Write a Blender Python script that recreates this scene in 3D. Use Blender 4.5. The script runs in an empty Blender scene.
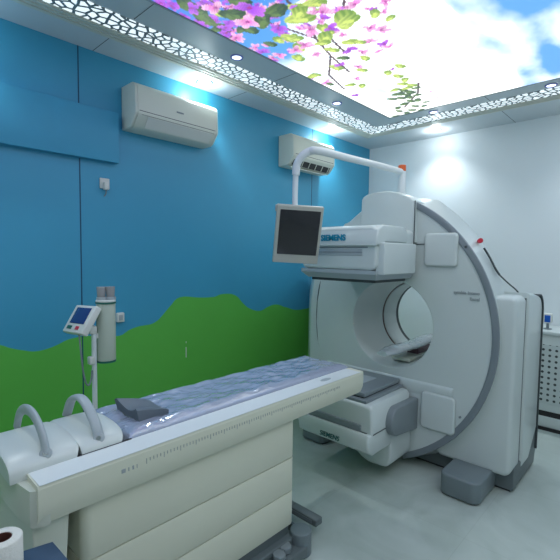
import bpy, bmesh, math, random
import numpy as np
from mathutils import Vector, Matrix
from mathutils.geometry import tessellate_polygon

random.seed(7)
S = bpy.context.scene
C = S.collection
PI = math.pi

# ------------------------------------------------------------------ camera
F_PX, YAW, PITCH, ROLL, CAM_H = 420.0, math.radians(46.64), math.radians(3.52), math.radians(0.733), 1.6
fw = Vector((math.sin(YAW)*math.cos(PITCH), math.cos(YAW)*math.cos(PITCH), -math.sin(PITCH)))
r0 = Vector((math.cos(YAW), -math.sin(YAW), 0)); u0 = r0.cross(fw)
rt = math.cos(ROLL)*r0 + math.sin(ROLL)*u0
up = -math.sin(ROLL)*r0 + math.cos(ROLL)*u0
cd = bpy.data.cameras.new('camera'); cam = bpy.data.objects.new('camera', cd); C.objects.link(cam)
cd.sensor_width = 36; cd.lens = F_PX/560*36; cd.clip_start = .05
M = Matrix((rt, up, -fw)).transposed().to_4x4(); M.translation = (0, 0, CAM_H); cam.matrix_world = M
S.camera = cam

# ------------------------------------------------------------------ exposure, world
S.view_settings.view_transform = 'Standard'; S.view_settings.look = 'None'
S.view_settings.gamma = 1; S.view_settings.use_curve_mapping = False
EXPOSURE = 0.27
S.view_settings.exposure = EXPOSURE
SKY_STRENGTH = 1.0          # the printed, backlit ceiling panel
FRIEZE_STRENGTH = 0.75        # backlit perforated frieze
SPOT_W = 30.0                 # recessed downlights beside the walls
w = bpy.data.worlds.new('world'); S.world = w; w.use_nodes = True
w.node_tree.nodes['Background'].inputs[0].default_value = (.5, .6, .7, 1)
w.node_tree.nodes['Background'].inputs[1].default_value = .05

# ------------------------------------------------------------------ room sizes
RX0, RX1, RY0, RY1, RH = -1.5, 4.92, -1.9, 3.04, 3.0

# ------------------------------------------------------------------ materials
def lin(c):
    return tuple((x/12.92 if x <= .04045 else ((x+.055)/1.055)**2.4) for x in c)
def rgb(r, g, b): return lin((r/255, g/255, b/255))
def mat(name, col, rough=.5, metal=0., emit=None, es=1., spec=.5, coat=0., var=.0, vscale=3., bump=0., bscale=40., trans=0.):
    m = bpy.data.materials.new(name); m.use_nodes = True
    n = m.node_tree.nodes; l = m.node_tree.links; b = n['Principled BSDF']
    b.inputs['Base Color'].default_value = (*col, 1); b.inputs['Roughness'].default_value = rough
    b.inputs['Metallic'].default_value = metal; b.inputs['Specular IOR Level'].default_value = spec
    b.inputs['Coat Weight'].default_value = coat; b.inputs['Coat Roughness'].default_value = .1
    b.inputs['Transmission Weight'].default_value = trans
    if emit: b.inputs['Emission Color'].default_value = (*emit, 1); b.inputs['Emission Strength'].default_value = es
    tc = n.new('ShaderNodeTexCoord')
    if var:
        t = n.new('ShaderNodeTexNoise'); t.inputs['Scale'].default_value = vscale; t.inputs['Detail'].default_value = 4
        l.new(tc.outputs['Object'], t.inputs['Vector'])
        mx = n.new('ShaderNodeMix'); mx.data_type = 'RGBA'
        mx.inputs[6].default_value = (*[c*(1-var) for c in col], 1); mx.inputs[7].default_value = (*[min(1, c*(1+var)) for c in col], 1)
        l.new(t.outputs['Fac'], mx.inputs[0]); l.new(mx.outputs[2], b.inputs['Base Color'])
    if bump:
        t = n.new('ShaderNodeTexNoise'); t.inputs['Scale'].default_value = bscale; t.inputs['Detail'].default_value = 3
        l.new(tc.outputs['Object'], t.inputs['Vector'])
        bp = n.new('ShaderNodeBump'); bp.inputs['Strength'].default_value = bump; bp.inputs['Distance'].default_value = .01
        l.new(t.outputs['Fac'], bp.inputs['Height']); l.new(bp.outputs['Normal'], b.inputs['Normal'])
    return m

WHITE = mat('white_enamel', rgb(205, 214, 212), .3, coat=.2, var=.02)
WARM = mat('warm_white_shell', rgb(203, 208, 194), .35, coat=.15, var=.02)
TABLE = mat('table_shell', rgb(219, 220, 201), .38, var=.02)
RAIL_LIT = mat('rail_lit_white', rgb(222, 228, 228), .35, var=.02)  # rail shell made lighter, as lit from above
TABLETOP = mat('table_top_shell', rgb(204, 211, 207), .35, var=.02)
LGREY = mat('light_grey_plastic', rgb(168, 178, 182), .4, var=.03)
GREY = mat('grey_plastic', rgb(128, 138, 142), .42, var=.03)
MGREY = mat('band_grey', rgb(122, 132, 138), .3, coat=.3)
DGREY = mat('dark_grey_base', rgb(98, 108, 110), .4, var=.04)
FOOTG = mat('foot_grey', rgb(116, 128, 132), .35, var=.04)
BLACK = mat('black_rubber', (.015, .015, .017), .6, var=.1)
DARK = mat('dark_gap', (.03, .032, .035), .7, var=.1)
SEAM = mat('seam_dark', rgb(70, 78, 80), .7, var=.1)
SCREEN = mat('screen_black', rgb(34, 34, 38), .18, coat=.4, var=.05)
BEZEL = mat('bezel_silver', rgb(186, 186, 176), .35, metal=.2, var=.02)
ARMW = mat('arm_white', rgb(222, 228, 230), .35, var=.02)
ORANGE = mat('beacon_orange', rgb(214, 92, 30), .35, var=.05)
RED = mat('red_button', rgb(205, 35, 60), .35, var=.05)
LOGO = mat('logo_teal', rgb(20, 140, 170), .4, var=.02)
LOGOD = mat('logo_dark_teal', rgb(40, 100, 100), .4, var=.02)
PRINTL = mat('print_light', rgb(160, 168, 170), .5, var=.02)
PRINT = mat('print_grey', rgb(110, 120, 126), .5, var=.02)
CHROME = mat('chrome', (.75, .77, .78), .15, metal=1., var=.02)
PAPER = mat('paper_tissue', rgb(226, 226, 218), .9, var=.03, bump=.3, bscale=120)
CARD = mat('cardboard_core', rgb(92, 52, 42), .85, var=.08)
BLUETOP = mat('blue_laminate', rgb(58, 84, 112), .45, var=.05)
ACW = mat('air_conditioner_white', rgb(214, 218, 206), .4, var=.02)
CEIL = mat('ceiling_aluminium', rgb(205, 212, 216), .38, var=.02)
MOULD = mat('moulding_cream', rgb(214, 214, 202), .5, var=.03)
BLUEW = rgb(62, 156, 192)
PELMET = mat('pelmet_blue', BLUEW, .5, var=.04)
WWALL = mat('wall_white', rgb(222, 228, 230), .55, var=.02, vscale=1)
PWHITE = mat('plastic_white', rgb(215, 218, 212), .4, var=.02)
CYLW = mat('canister_cream', rgb(186, 196, 182), .4, var=.03)
GREEN = mat('green_rim', rgb(30, 100, 88), .4, var=.03)
BLUESCR = mat('blue_display', rgb(38, 60, 120), .25, var=.03)
BLUEP = mat('blue_plastic', rgb(20, 90, 185), .35, var=.03)
CUSHION = mat('cushion_grey', rgb(98, 108, 118), .5, var=.05)

# plastic film on the mattress: crumpled and shiny
def film(c=rgb(164, 172, 192), nm='crinkled_film'):
    m = mat(nm, c, .13, coat=.6, var=.12, vscale=9)
    n = m.node_tree.nodes; l = m.node_tree.links; b = n['Principled BSDF']; b.inputs['Metallic'].default_value = .12; b.inputs['Coat Weight'].default_value = 1; b.inputs['Coat Roughness'].default_value = .06
    tc = n.new('ShaderNodeTexCoord')
    mp = n.new('ShaderNodeMapping'); mp.inputs['Scale'].default_value = (1, 1.6, 1); l.new(tc.outputs['Object'], mp.inputs['Vector'])
    v = n.new('ShaderNodeTexNoise'); v.noise_type = 'RIDGED_MULTIFRACTAL'; v.inputs['Scale'].default_value = 15; v.inputs['Detail'].default_value = 5; v.inputs['Distortion'].default_value = 1.5
    l.new(mp.outputs['Vector'], v.inputs['Vector'])
    bp = n.new('ShaderNodeBump'); bp.inputs['Strength'].default_value = .5; bp.inputs['Distance'].default_value = .009
    l.new(v.outputs['Fac'], bp.inputs['Height']); l.new(bp.outputs['Normal'], b.inputs['Normal']); l.new(bp.outputs['Normal'], b.inputs['Coat Normal'])
    return m
FILM = film(); FILMW = film(rgb(205, 212, 216), 'clear_film')

def floor_mat():
    m = bpy.data.materials.new('marble_tile'); m.use_nodes = True
    n = m.node_tree.nodes; l = m.node_tree.links; b = n['Principled BSDF']
    b.inputs['Roughness'].default_value = .22; b.inputs['Coat Weight'].default_value = .2
    tc = n.new('ShaderNodeTexCoord')
    a = n.new('ShaderNodeTexNoise'); a.inputs['Scale'].default_value = 2.2; a.inputs['Detail'].default_value = 8; a.inputs['Distortion'].default_value = 1.6
    l.new(tc.outputs['Object'], a.inputs['Vector'])
    r = n.new('ShaderNodeValToRGB'); e = r.color_ramp.elements
    e[0].position = .3; e[0].color = (*rgb(172, 184, 178), 1); e[1].position = .7; e[1].color = (*rgb(190, 201, 196), 1)
    l.new(a.outputs['Fac'], r.inputs[0])
    br = n.new('ShaderNodeTexBrick'); br.offset = 0; br.inputs['Scale'].default_value = 1
    br.inputs['Brick Width'].default_value = .8; br.inputs['Row Height'].default_value = .8; br.inputs['Mortar Size'].default_value = .002
    br.inputs['Color1'].default_value = (1, 1, 1, 1); br.inputs['Color2'].default_value = (.97, .97, .97, 1); br.inputs['Mortar'].default_value = (.9, .9, .9, 1)
    l.new(tc.outputs['Object'], br.inputs['Vector'])
    mx = n.new('ShaderNodeMix'); mx.data_type = 'RGBA'; mx.blend_type = 'MULTIPLY'; mx.inputs[0].default_value = 1
    l.new(r.outputs[0], mx.inputs[6]); l.new(br.outputs['Color'], mx.inputs[7]); l.new(mx.outputs[2], b.inputs['Base Color'])
    return m

# blue wall with painted green hills: hill height as a function of x
HILLS = [(-1.5, 1.0), (-.6, 1.1), (.3, 1.08), (0.686, 1.013), (0.739, 0.986), (0.802, 0.963), (0.896, 0.941), (0.995, 0.957), (1.099, 0.993), (1.203, 1.0), (1.31, 0.982), (1.446, 0.968),
         (1.54, 1.005), (1.625, 1.023), (1.711, 1.026), (1.764, 1.043), (1.81, 1.076), (1.856, 1.121), (1.913, 1.174), (1.971, 1.221), (2.03, 1.229), (2.112, 1.22), (2.196, 1.21), (2.333, 1.205),
         (2.448, 1.226), (2.537, 1.223), (2.611, 1.2), (2.694, 1.128), (2.807, 1.055), (2.931, 1.027), (3.037, 1.056), (3.148, 1.073), (3.303, 1.034), (3.551, 0.983), (3.704, 0.989), (4.92, 1.0)]
def hill_mat():
    m = bpy.data.materials.new('painted_hills'); m.use_nodes = True
    n = m.node_tree.nodes; l = m.node_tree.links; b = n['Principled BSDF']; b.inputs['Roughness'].default_value = .38
    g = n.new('ShaderNodeNewGeometry'); sp = n.new('ShaderNodeSeparateXYZ'); l.new(g.outputs['Position'], sp.inputs[0])
    mr = n.new('ShaderNodeMapRange'); mr.inputs[1].default_value = -1.5; mr.inputs[2].default_value = 4.92
    l.new(sp.outputs['X'], mr.inputs[0])
    fc = n.new('ShaderNodeFloatCurve'); cv = fc.mapping.curves[0]
    pts = [((x+1.5)/6.42, z/2) for x, z in HILLS]
    cv.points[0].location = pts[0]; cv.points[1].location = pts[-1]
    for p in pts[1:-1]: cv.points.new(*p)
    for p in cv.points: p.handle_type = 'AUTO_CLAMPED'
    fc.mapping.update(); l.new(mr.outputs[0], fc.inputs['Value'])
    mu = n.new('ShaderNodeMath'); mu.operation = 'MULTIPLY'; mu.inputs[1].default_value = 2; l.new(fc.outputs[0], mu.inputs[0])
    lt = n.new('ShaderNodeMath'); lt.operation = 'LESS_THAN'; l.new(sp.outputs['Z'], lt.inputs[0]); l.new(mu.outputs[0], lt.inputs[1])
    t = n.new('ShaderNodeTexNoise'); t.inputs['Scale'].default_value = 1.5; t.inputs['Detail'].default_value = 5
    l.new(g.outputs['Position'], t.inputs['Vector'])
    def duo(c, k):
        q = n.new('ShaderNodeMix'); q.data_type = 'RGBA'; l.new(t.outputs['Fac'], q.inputs[0])
        q.inputs[6].default_value = (*[v*(1-k) for v in c], 1); q.inputs[7].default_value = (*[v*(1+k) for v in c], 1); return q
    mx = n.new('ShaderNodeMix'); mx.data_type = 'RGBA'; l.new(lt.outputs[0], mx.inputs[0])
    l.new(duo(BLUEW, .06).outputs[2], mx.inputs[6]); l.new(duo(rgb(94, 186, 74), .06).outputs[2], mx.inputs[7])
    l.new(mx.outputs[2], b.inputs['Base Color'])
    return m

def frieze_mat():
    m = bpy.data.materials.new('backlit_lattice'); m.use_nodes = True
    n = m.node_tree.nodes; l = m.node_tree.links; b = n['Principled BSDF']; b.inputs['Roughness'].default_value = .5
    g = n.new('ShaderNodeNewGeometry')
    def vein(scale, wdt):
        v = n.new('ShaderNodeTexVoronoi'); v.feature = 'DISTANCE_TO_EDGE'; v.inputs['Scale'].default_value = scale
        v.voronoi_dimensions = '2D'
        l.new(g.outputs['Position'], v.inputs['Vector'])
        q = n.new('ShaderNodeMath'); q.operation = 'GREATER_THAN'; q.inputs[1].default_value = wdt; l.new(v.outputs['Distance'], q.inputs[0]); return q
    a = vein(18, .15)
    mx = n.new('ShaderNodeMix'); mx.data_type = 'RGBA'; l.new(a.outputs[0], mx.inputs[0])
    mx.inputs[6].default_value = (*rgb(140, 150, 154), 1); mx.inputs[7].default_value = (.8, .85, .85, 1)
    l.new(mx.outputs[2], b.inputs['Base Color'])
    es = n.new('ShaderNodeMath'); es.operation = 'MULTIPLY'; es.inputs[1].default_value = FRIEZE_STRENGTH; l.new(a.outputs[0], es.inputs[0])
    b.inputs['Emission Color'].default_value = (.85, .95, 1, 1); l.new(es.outputs[0], b.inputs['Emission Strength'])
    return m

def perf_mat():
    m = bpy.data.materials.new('perforated_panel'); m.use_nodes = True
    n = m.node_tree.nodes; l = m.node_tree.links; b = n['Principled BSDF']; b.inputs['Roughness'].default_value = .45
    g = n.new('ShaderNodeNewGeometry'); sp = n.new('ShaderNodeSeparateXYZ'); l.new(g.outputs['Position'], sp.inputs[0])
    def cell(o):
        a = n.new('ShaderNodeMath'); a.operation = 'MULTIPLY'; a.inputs[1].default_value = 1/.052; l.new(o, a.inputs[0])
        f = n.new('ShaderNodeMath'); f.operation = 'FRACT'; l.new(a.outputs[0], f.inputs[0])
        s = n.new('ShaderNodeMath'); s.operation = 'SUBTRACT'; s.inputs[1].default_value = .5; l.new(f.outputs[0], s.inputs[0])
        p = n.new('ShaderNodeMath'); p.operation = 'POWER'; p.inputs[1].default_value = 2; l.new(s.outputs[0], p.inputs[0]); return p
    a = n.new('ShaderNodeMath'); a.operation = 'ADD'; l.new(cell(sp.outputs['Y']).outputs[0], a.inputs[0]); l.new(cell(sp.outputs['Z']).outputs[0], a.inputs[1])
    lt = n.new('ShaderNodeMath'); lt.operation = 'LESS_THAN'; lt.inputs[1].default_value = .05; l.new(a.outputs[0], lt.inputs[0])
    mx = n.new('ShaderNodeMix'); mx.data_type = 'RGBA'; l.new(lt.outputs[0], mx.inputs[0])
    mx.inputs[6].default_value = (*rgb(196, 206, 204), 1); mx.inputs[7].default_value = (*rgb(60, 70, 70), 1)
    l.new(mx.outputs[2], b.inputs['Base Color']); return m

# ------------------------------------------------------------------ mesh helpers
class MB:
    def __init__(s): s.bm = bmesh.new()
    def _merge(s, b2, matrix=None):
        if matrix is not None: b2.transform(matrix)
        me = bpy.data.meshes.new('tmp'); b2.to_mesh(me); b2.free(); s.bm.from_mesh(me); bpy.data.meshes.remove(me)
    def box(s, x0, x1, y0, y1, z0, z1, bev=0., seg=3, matrix=None):
        b = bmesh.new(); bmesh.ops.create_cube(b, size=1)
        for v in b.verts: v.co = Vector(((x0+x1)/2+v.co.x*(x1-x0), (y0+y1)/2+v.co.y*(y1-y0), (z0+z1)/2+v.co.z*(z1-z0)))
        if bev: bmesh.ops.bevel(b, geom=list(b.edges), offset=bev, segments=seg, affect='EDGES', profile=.5)
        s._merge(b, matrix); return s
    def prism(s, pts, axis, a, b_, bev=0., seg=3, holes=(), matrix=None):
        """pts: 2-D outline in the two other axes (x,y,z order kept), extruded from a to b_ along axis"""
        b = bmesh.new()
        def P(p, t):
            return {'x': (t, p[0], p[1]), 'y': (p[0], t, p[1]), 'z': (p[0], p[1], t)}[axis]
        loops = [list(pts)]+[list(h) for h in holes]
        allv = []
        for t in (a, b_): allv.append([[b.verts.new(P(p, t)) for p in lp] for lp in loops])
        if holes:
            tris = tessellate_polygon([[Vector((p[0], p[1], 0)) for p in lp] for lp in loops])
            for k in (0, 1):
                flat = [v for lp in allv[k] for v in lp]
                for t in tris:
                    try: b.faces.new([flat[i] for i in t])
                    except ValueError: pass
        else:
            for k in (0, 1): b.faces.new(allv[k][0])
        for li, lp in enumerate(loops):
            n = len(lp)
            for i in range(n):
                j = (i+1) % n; b.faces.new((allv[0][li][i], allv[0][li][j], allv[1][li][j], allv[1][li][i]))
        bmesh.ops.recalc_face_normals(b, faces=b.faces)
        if bev and not holes:
            ed = [e for e in b.edges if abs((e.verts[0].co-e.verts[1].co).normalized()['xyz'.index(axis)]) < .5]
            bmesh.ops.bevel(b, geom=ed, offset=bev, segments=seg, affect='EDGES', profile=.5)
        s._merge(b, matrix); return s
    def loft(s, loops, caps=True, matrix=None, closed=True):
        b = bmesh.new(); rows = [[b.verts.new(p) for p in lp] for lp in loops]; n = len(rows[0])
        for r_a, r_b in zip(rows, rows[1:]):
            for i in range(n if closed else n-1):
                j = (i+1) % n; b.faces.new((r_a[i], r_a[j], r_b[j], r_b[i]))
        if caps and closed: b.faces.new(rows[0]); b.faces.new(rows[-1])
        bmesh.ops.recalc_face_normals(b, faces=b.faces); s._merge(b, matrix); return s
    def cyl(s, p0, p1, r, r2=None, n=32, bev=0.):
        p0, p1 = Vector(p0), Vector(p1); d = p1-p0; b = bmesh.new()
        bmesh.ops.create_cone(b, cap_ends=True, segments=n, radius1=r, radius2=r if r2 is None else r2, depth=d.length)
        if bev: bmesh.ops.bevel(b, geom=[e for e in b.edges if abs(e.verts[0].co.z-e.verts[1].co.z) < 1e-6], offset=bev, segments=3, affect='EDGES', profile=.5)
        m = d.to_track_quat('Z', 'Y').to_matrix().to_4x4(); m.translation = (p0+p1)/2
        s._merge(b, m); return s
    def tube(s, pts, r, n=16, flat=1., sub=8, radii=None):
        """smooth tube through the points (Catmull-Rom); flat squeezes it along its second normal"""
        P = [Vector(p) for p in pts]
        if sub > 1 and len(P) > 2:
            Q = []; ex = [P[0]*2-P[1]]+P+[P[-1]*2-P[-2]]
            for i in range(1, len(ex)-2):
                a, b_, c, d = ex[i-1:i+3]
                for k in range(sub):
                    t = k/sub
                    Q.append(.5*((2*b_)+(c-a)*t+(2*a-5*b_+4*c-d)*t*t+(3*b_-a-3*c+d)*t**3))
            Q.append(P[-1]); P = Q
        loops = []; nrm = None
        for i, p in enumerate(P):
            t = (P[min(i+1, len(P)-1)]-P[max(i-1, 0)]).normalized()
            if nrm is None: nrm = t.cross(Vector((0, 0, 1)) if abs(t.z) < .9 else Vector((1, 0, 0))).normalized()
            nrm = (nrm-t*nrm.dot(t)).normalized(); bn = t.cross(nrm)
            rr = r if radii is None else radii[0]+(radii[1]-radii[0])*i/(len(P)-1)
            loops.append([p+nrm*math.cos(2*PI*k/n)*rr+bn*math.sin(2*PI*k/n)*rr*flat for k in range(n)])
        return s.loft(loops)
    def build(s, name, m, parent=None, smooth=40, loc=None):
        """one mesh object; co-ordinates given in world space, stored relative to the thing's base"""
        base = parent
        while base is not None and base.parent is not None: base = base.parent
        o0 = base.location.copy() if base else Vector(loc or (0, 0, 0))
        bmesh.ops.translate(s.bm, verts=s.bm.verts, vec=-o0)
        if base is not None and base.rotation_euler.z: bmesh.ops.rotate(s.bm, verts=s.bm.verts, cent=(0, 0, 0), matrix=Matrix.Rotation(-base.rotation_euler.z, 3, 'Z'))
        me = bpy.data.meshes.new(name); s.bm.to_mesh(me); s.bm.free()
        for mm in (m if isinstance(m, (list, tuple)) else [m]): me.materials.append(mm)
        if smooth:
            for p in me.polygons: p.use_smooth = True
            me.set_sharp_from_angle(angle=math.radians(smooth))
        o = bpy.data.objects.new(name, me); C.objects.link(o)
        if parent is not None: o.parent = parent
        else: o.location = o0
        return o

def thing(name, label, cat, loc=(0, 0, 0), group=None, rz=0):
    o = bpy.data.objects.new(name, None); C.objects.link(o); o.location = loc; o.rotation_euler.z = rz; o.empty_display_size = .1
    o['label'] = label; o['category'] = cat
    if group: o['group'] = group
    return o
def struct(name, mb, m, parent=None, smooth=30):
    o = mb.build(name, m, parent, smooth)
    if parent is None: o['kind'] = 'structure'
    return o
def copy_tree(o, parent=None, off=(0, 0, 0)):
    c = o.copy(); C.objects.link(c); c.parent = parent
    if parent is None: c.location = o.location+Vector(off)
    for ch in list(o.children): copy_tree(ch, c)
    return c
def text(s, body, size, center, right, upv, m, name, parent, bold=.0, depth=.002, align='CENTER'):
    cu = bpy.data.curves.new('txt', 'FONT'); cu.body = body; cu.size = size; cu.extrude = depth; cu.offset = bold
    cu.align_x = align; cu.align_y = 'CENTER'
    t = bpy.data.objects.new('txt', cu); C.objects.link(t)
    dg = bpy.context.evaluated_depsgraph_get(); me = bpy.data.meshes.new_from_object(t.evaluated_get(dg))
    bpy.data.objects.remove(t); b = bmesh.new(); b.from_mesh(me); bpy.data.meshes.remove(me)
    R_, U_ = Vector(right).normalized(), Vector(upv).normalized(); N_ = R_.cross(U_)
    mm = Matrix((R_, U_, N_)).transposed().to_4x4(); mm.translation = Vector(center)
    b.transform(mm); mb = MB(); mb.bm.free(); mb.bm = b
    return mb.build(name, m, parent, 0)
def arc(cx, cy, r, a0, a1, n=24, ry=None):
    ry = r if ry is None else ry
    return [(cx+r*math.cos(math.radians(a0+(a1-a0)*i/n)), cy+ry*math.sin(math.radians(a0+(a1-a0)*i/n))) for i in range(n+1)]
def rrect(x0, x1, y0, y1, r, n=6):
    o = []
    for cx, cy, a in ((x1-r, y1-r, 0), (x0+r, y1-r, 90), (x0+r, y0+r, 180), (x1-r, y0+r, 270)): o += arc(cx, cy, r, a, a+90, n)
    return o
def resample(pts, n):
    P = [Vector(p) for p in pts]; L = [0]
    for a, b in zip(P, P[1:]): L.append(L[-1]+(b-a).length)
    out = []; k = 0
    for i in range(n):
        t = L[-1]*i/(n-1)
        while k < len(P)-2 and L[k+1] < t: k += 1
        f = (t-L[k])/max(1e-9, L[k+1]-L[k]); out.append(P[k].lerp(P[k+1], f))
    return [tuple(p) for p in out]

# ================================================================== SETTING
struct('floor', MB().box(RX0-.1, RX1+.1, RY0-.1, RY1+.1, -.1, 0), floor_mat(), smooth=0)
wb = struct('wall_back', MB().box(RX0, RX1, RY1, RY1+.1, 0, RH), hill_mat(), smooth=0)
# panel joints: a fine line of dark filler
sm = MB()
for x in (-.04, 1.185, 3.72): sm.box(x-.004, x+.004, RY1-.0015, RY1+.001, 0, RH)
sm.build('panel_joint', mat('joint_blue', rgb(24, 74, 104), .6, var=.03), wb, 0)
MB().box(2.046, 2.054, RY1-.003, RY1+.001, .70, .79).box(2.047, 2.053, RY1-.003, RY1+.001, .825, .84).build('paint_chip', PWHITE, wb, 0)
struct('wall_right', MB().box(RX1, RX1+.1, RY0, RY1+.1, 0, RH), WWALL, smooth=0)
struct('wall_left', MB().box(RX0-.1, RX0, RY0, RY1+.1, 0, RH), WWALL, smooth=0)
struct('wall_front', MB().box(RX0, RX1, RY0-.1, RY0, 0, RH), WWALL, smooth=0)
struct('baseboard_right', MB().box(RX1-.012, RX1, RY0, RY1, 0, .1, .003), mat('baseboard_grey', rgb(120, 128, 128), .5, var=.03))
# boxed-in pelmet on the blue wall
struct('trim_1', MB().box(RX0, 1.445, RY1-.055, RY1, 2.245, 2.60, .003), PELMET)

# ceiling: flat metal band round a backlit printed panel
PX0, PX1, PY0, PY1 = -.7, 3.93, -1.3, 2.205         # panel
hole = [(PX0, PY0), (PX1, PY0), (PX1, PY1), (PX0, PY1)]
ce = struct('ceiling', MB().prism([(RX0-.1, RY0-.1), (RX1+.1, RY0-.1), (RX1+.1, RY1+.1), (RX0-.1, RY1+.1)], 'z', RH, RH+.08, holes=[hole]), CEIL, smooth=0)
cj = MB()
for x in (-1.15, .07, 1.286, 2.5, 3.72):
    if x < 3.7: cj.box(x-.002, x+.002, PY1, 2.45, RH-.001, RH); 
    if x < 3.7: cj.box(x-.002, x+.002, 2.77, RY1, RH-.001, RH)
for y in (-1.14, .08, 1.30):
    cj.box(PX1, 4.13, y-.002, y+.002, RH-.001, RH); cj.box(4.44, RX1, y-.002, y+.002, RH-.001, RH)
cj.build('panel_joint', SEAM, ce, 0)
FM = frieze_mat()
FI, FO, MO = 2.47, 2.645, 2.768      # along the blue wall: lattice inner / outer edge, moulding outer edge (y)
GI, GO, GM = 4.12, 4.30, 4.415       # along the white wall (x)
def Lstrip(a, b, c, d, z0, z1):      # L-shaped band: y from a to b, x from c to d
    return MB().prism([(RX0, a), (c, a), (c, RY0), (d, RY0), (d, b), (RX0, b)], 'z', z0, z1)
struct('trim_2', Lstrip(FI, FO, GI, GO, RH-.006, RH), FM, smooth=0)
mo = Lstrip(FO, MO, GO, GM, RH-.010, RH)
for a, b in ((FO+.012, FO+.03), (FO+.05, FO+.065), (FO+.085, FO+.11)):
    k = GM-GO; f0, f1 = (a-FO)/(MO-FO), (b-FO)/(MO-FO)
    q = MB().prism([(RX0, a), (GO+k*f0, a), (GO+k*f0, RY0), (GO+k*f1, RY0), (GO+k*f1, b), (RX0, b)], 'z', RH-.015, RH-.010)
    me = bpy.data.meshes.new('t'); q.bm.to_mesh(me); q.bm.free(); mo.bm.from_mesh(me); bpy.data.meshes.remove(me)
struct('trim_3', mo, MOULD, smooth=0)

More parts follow.
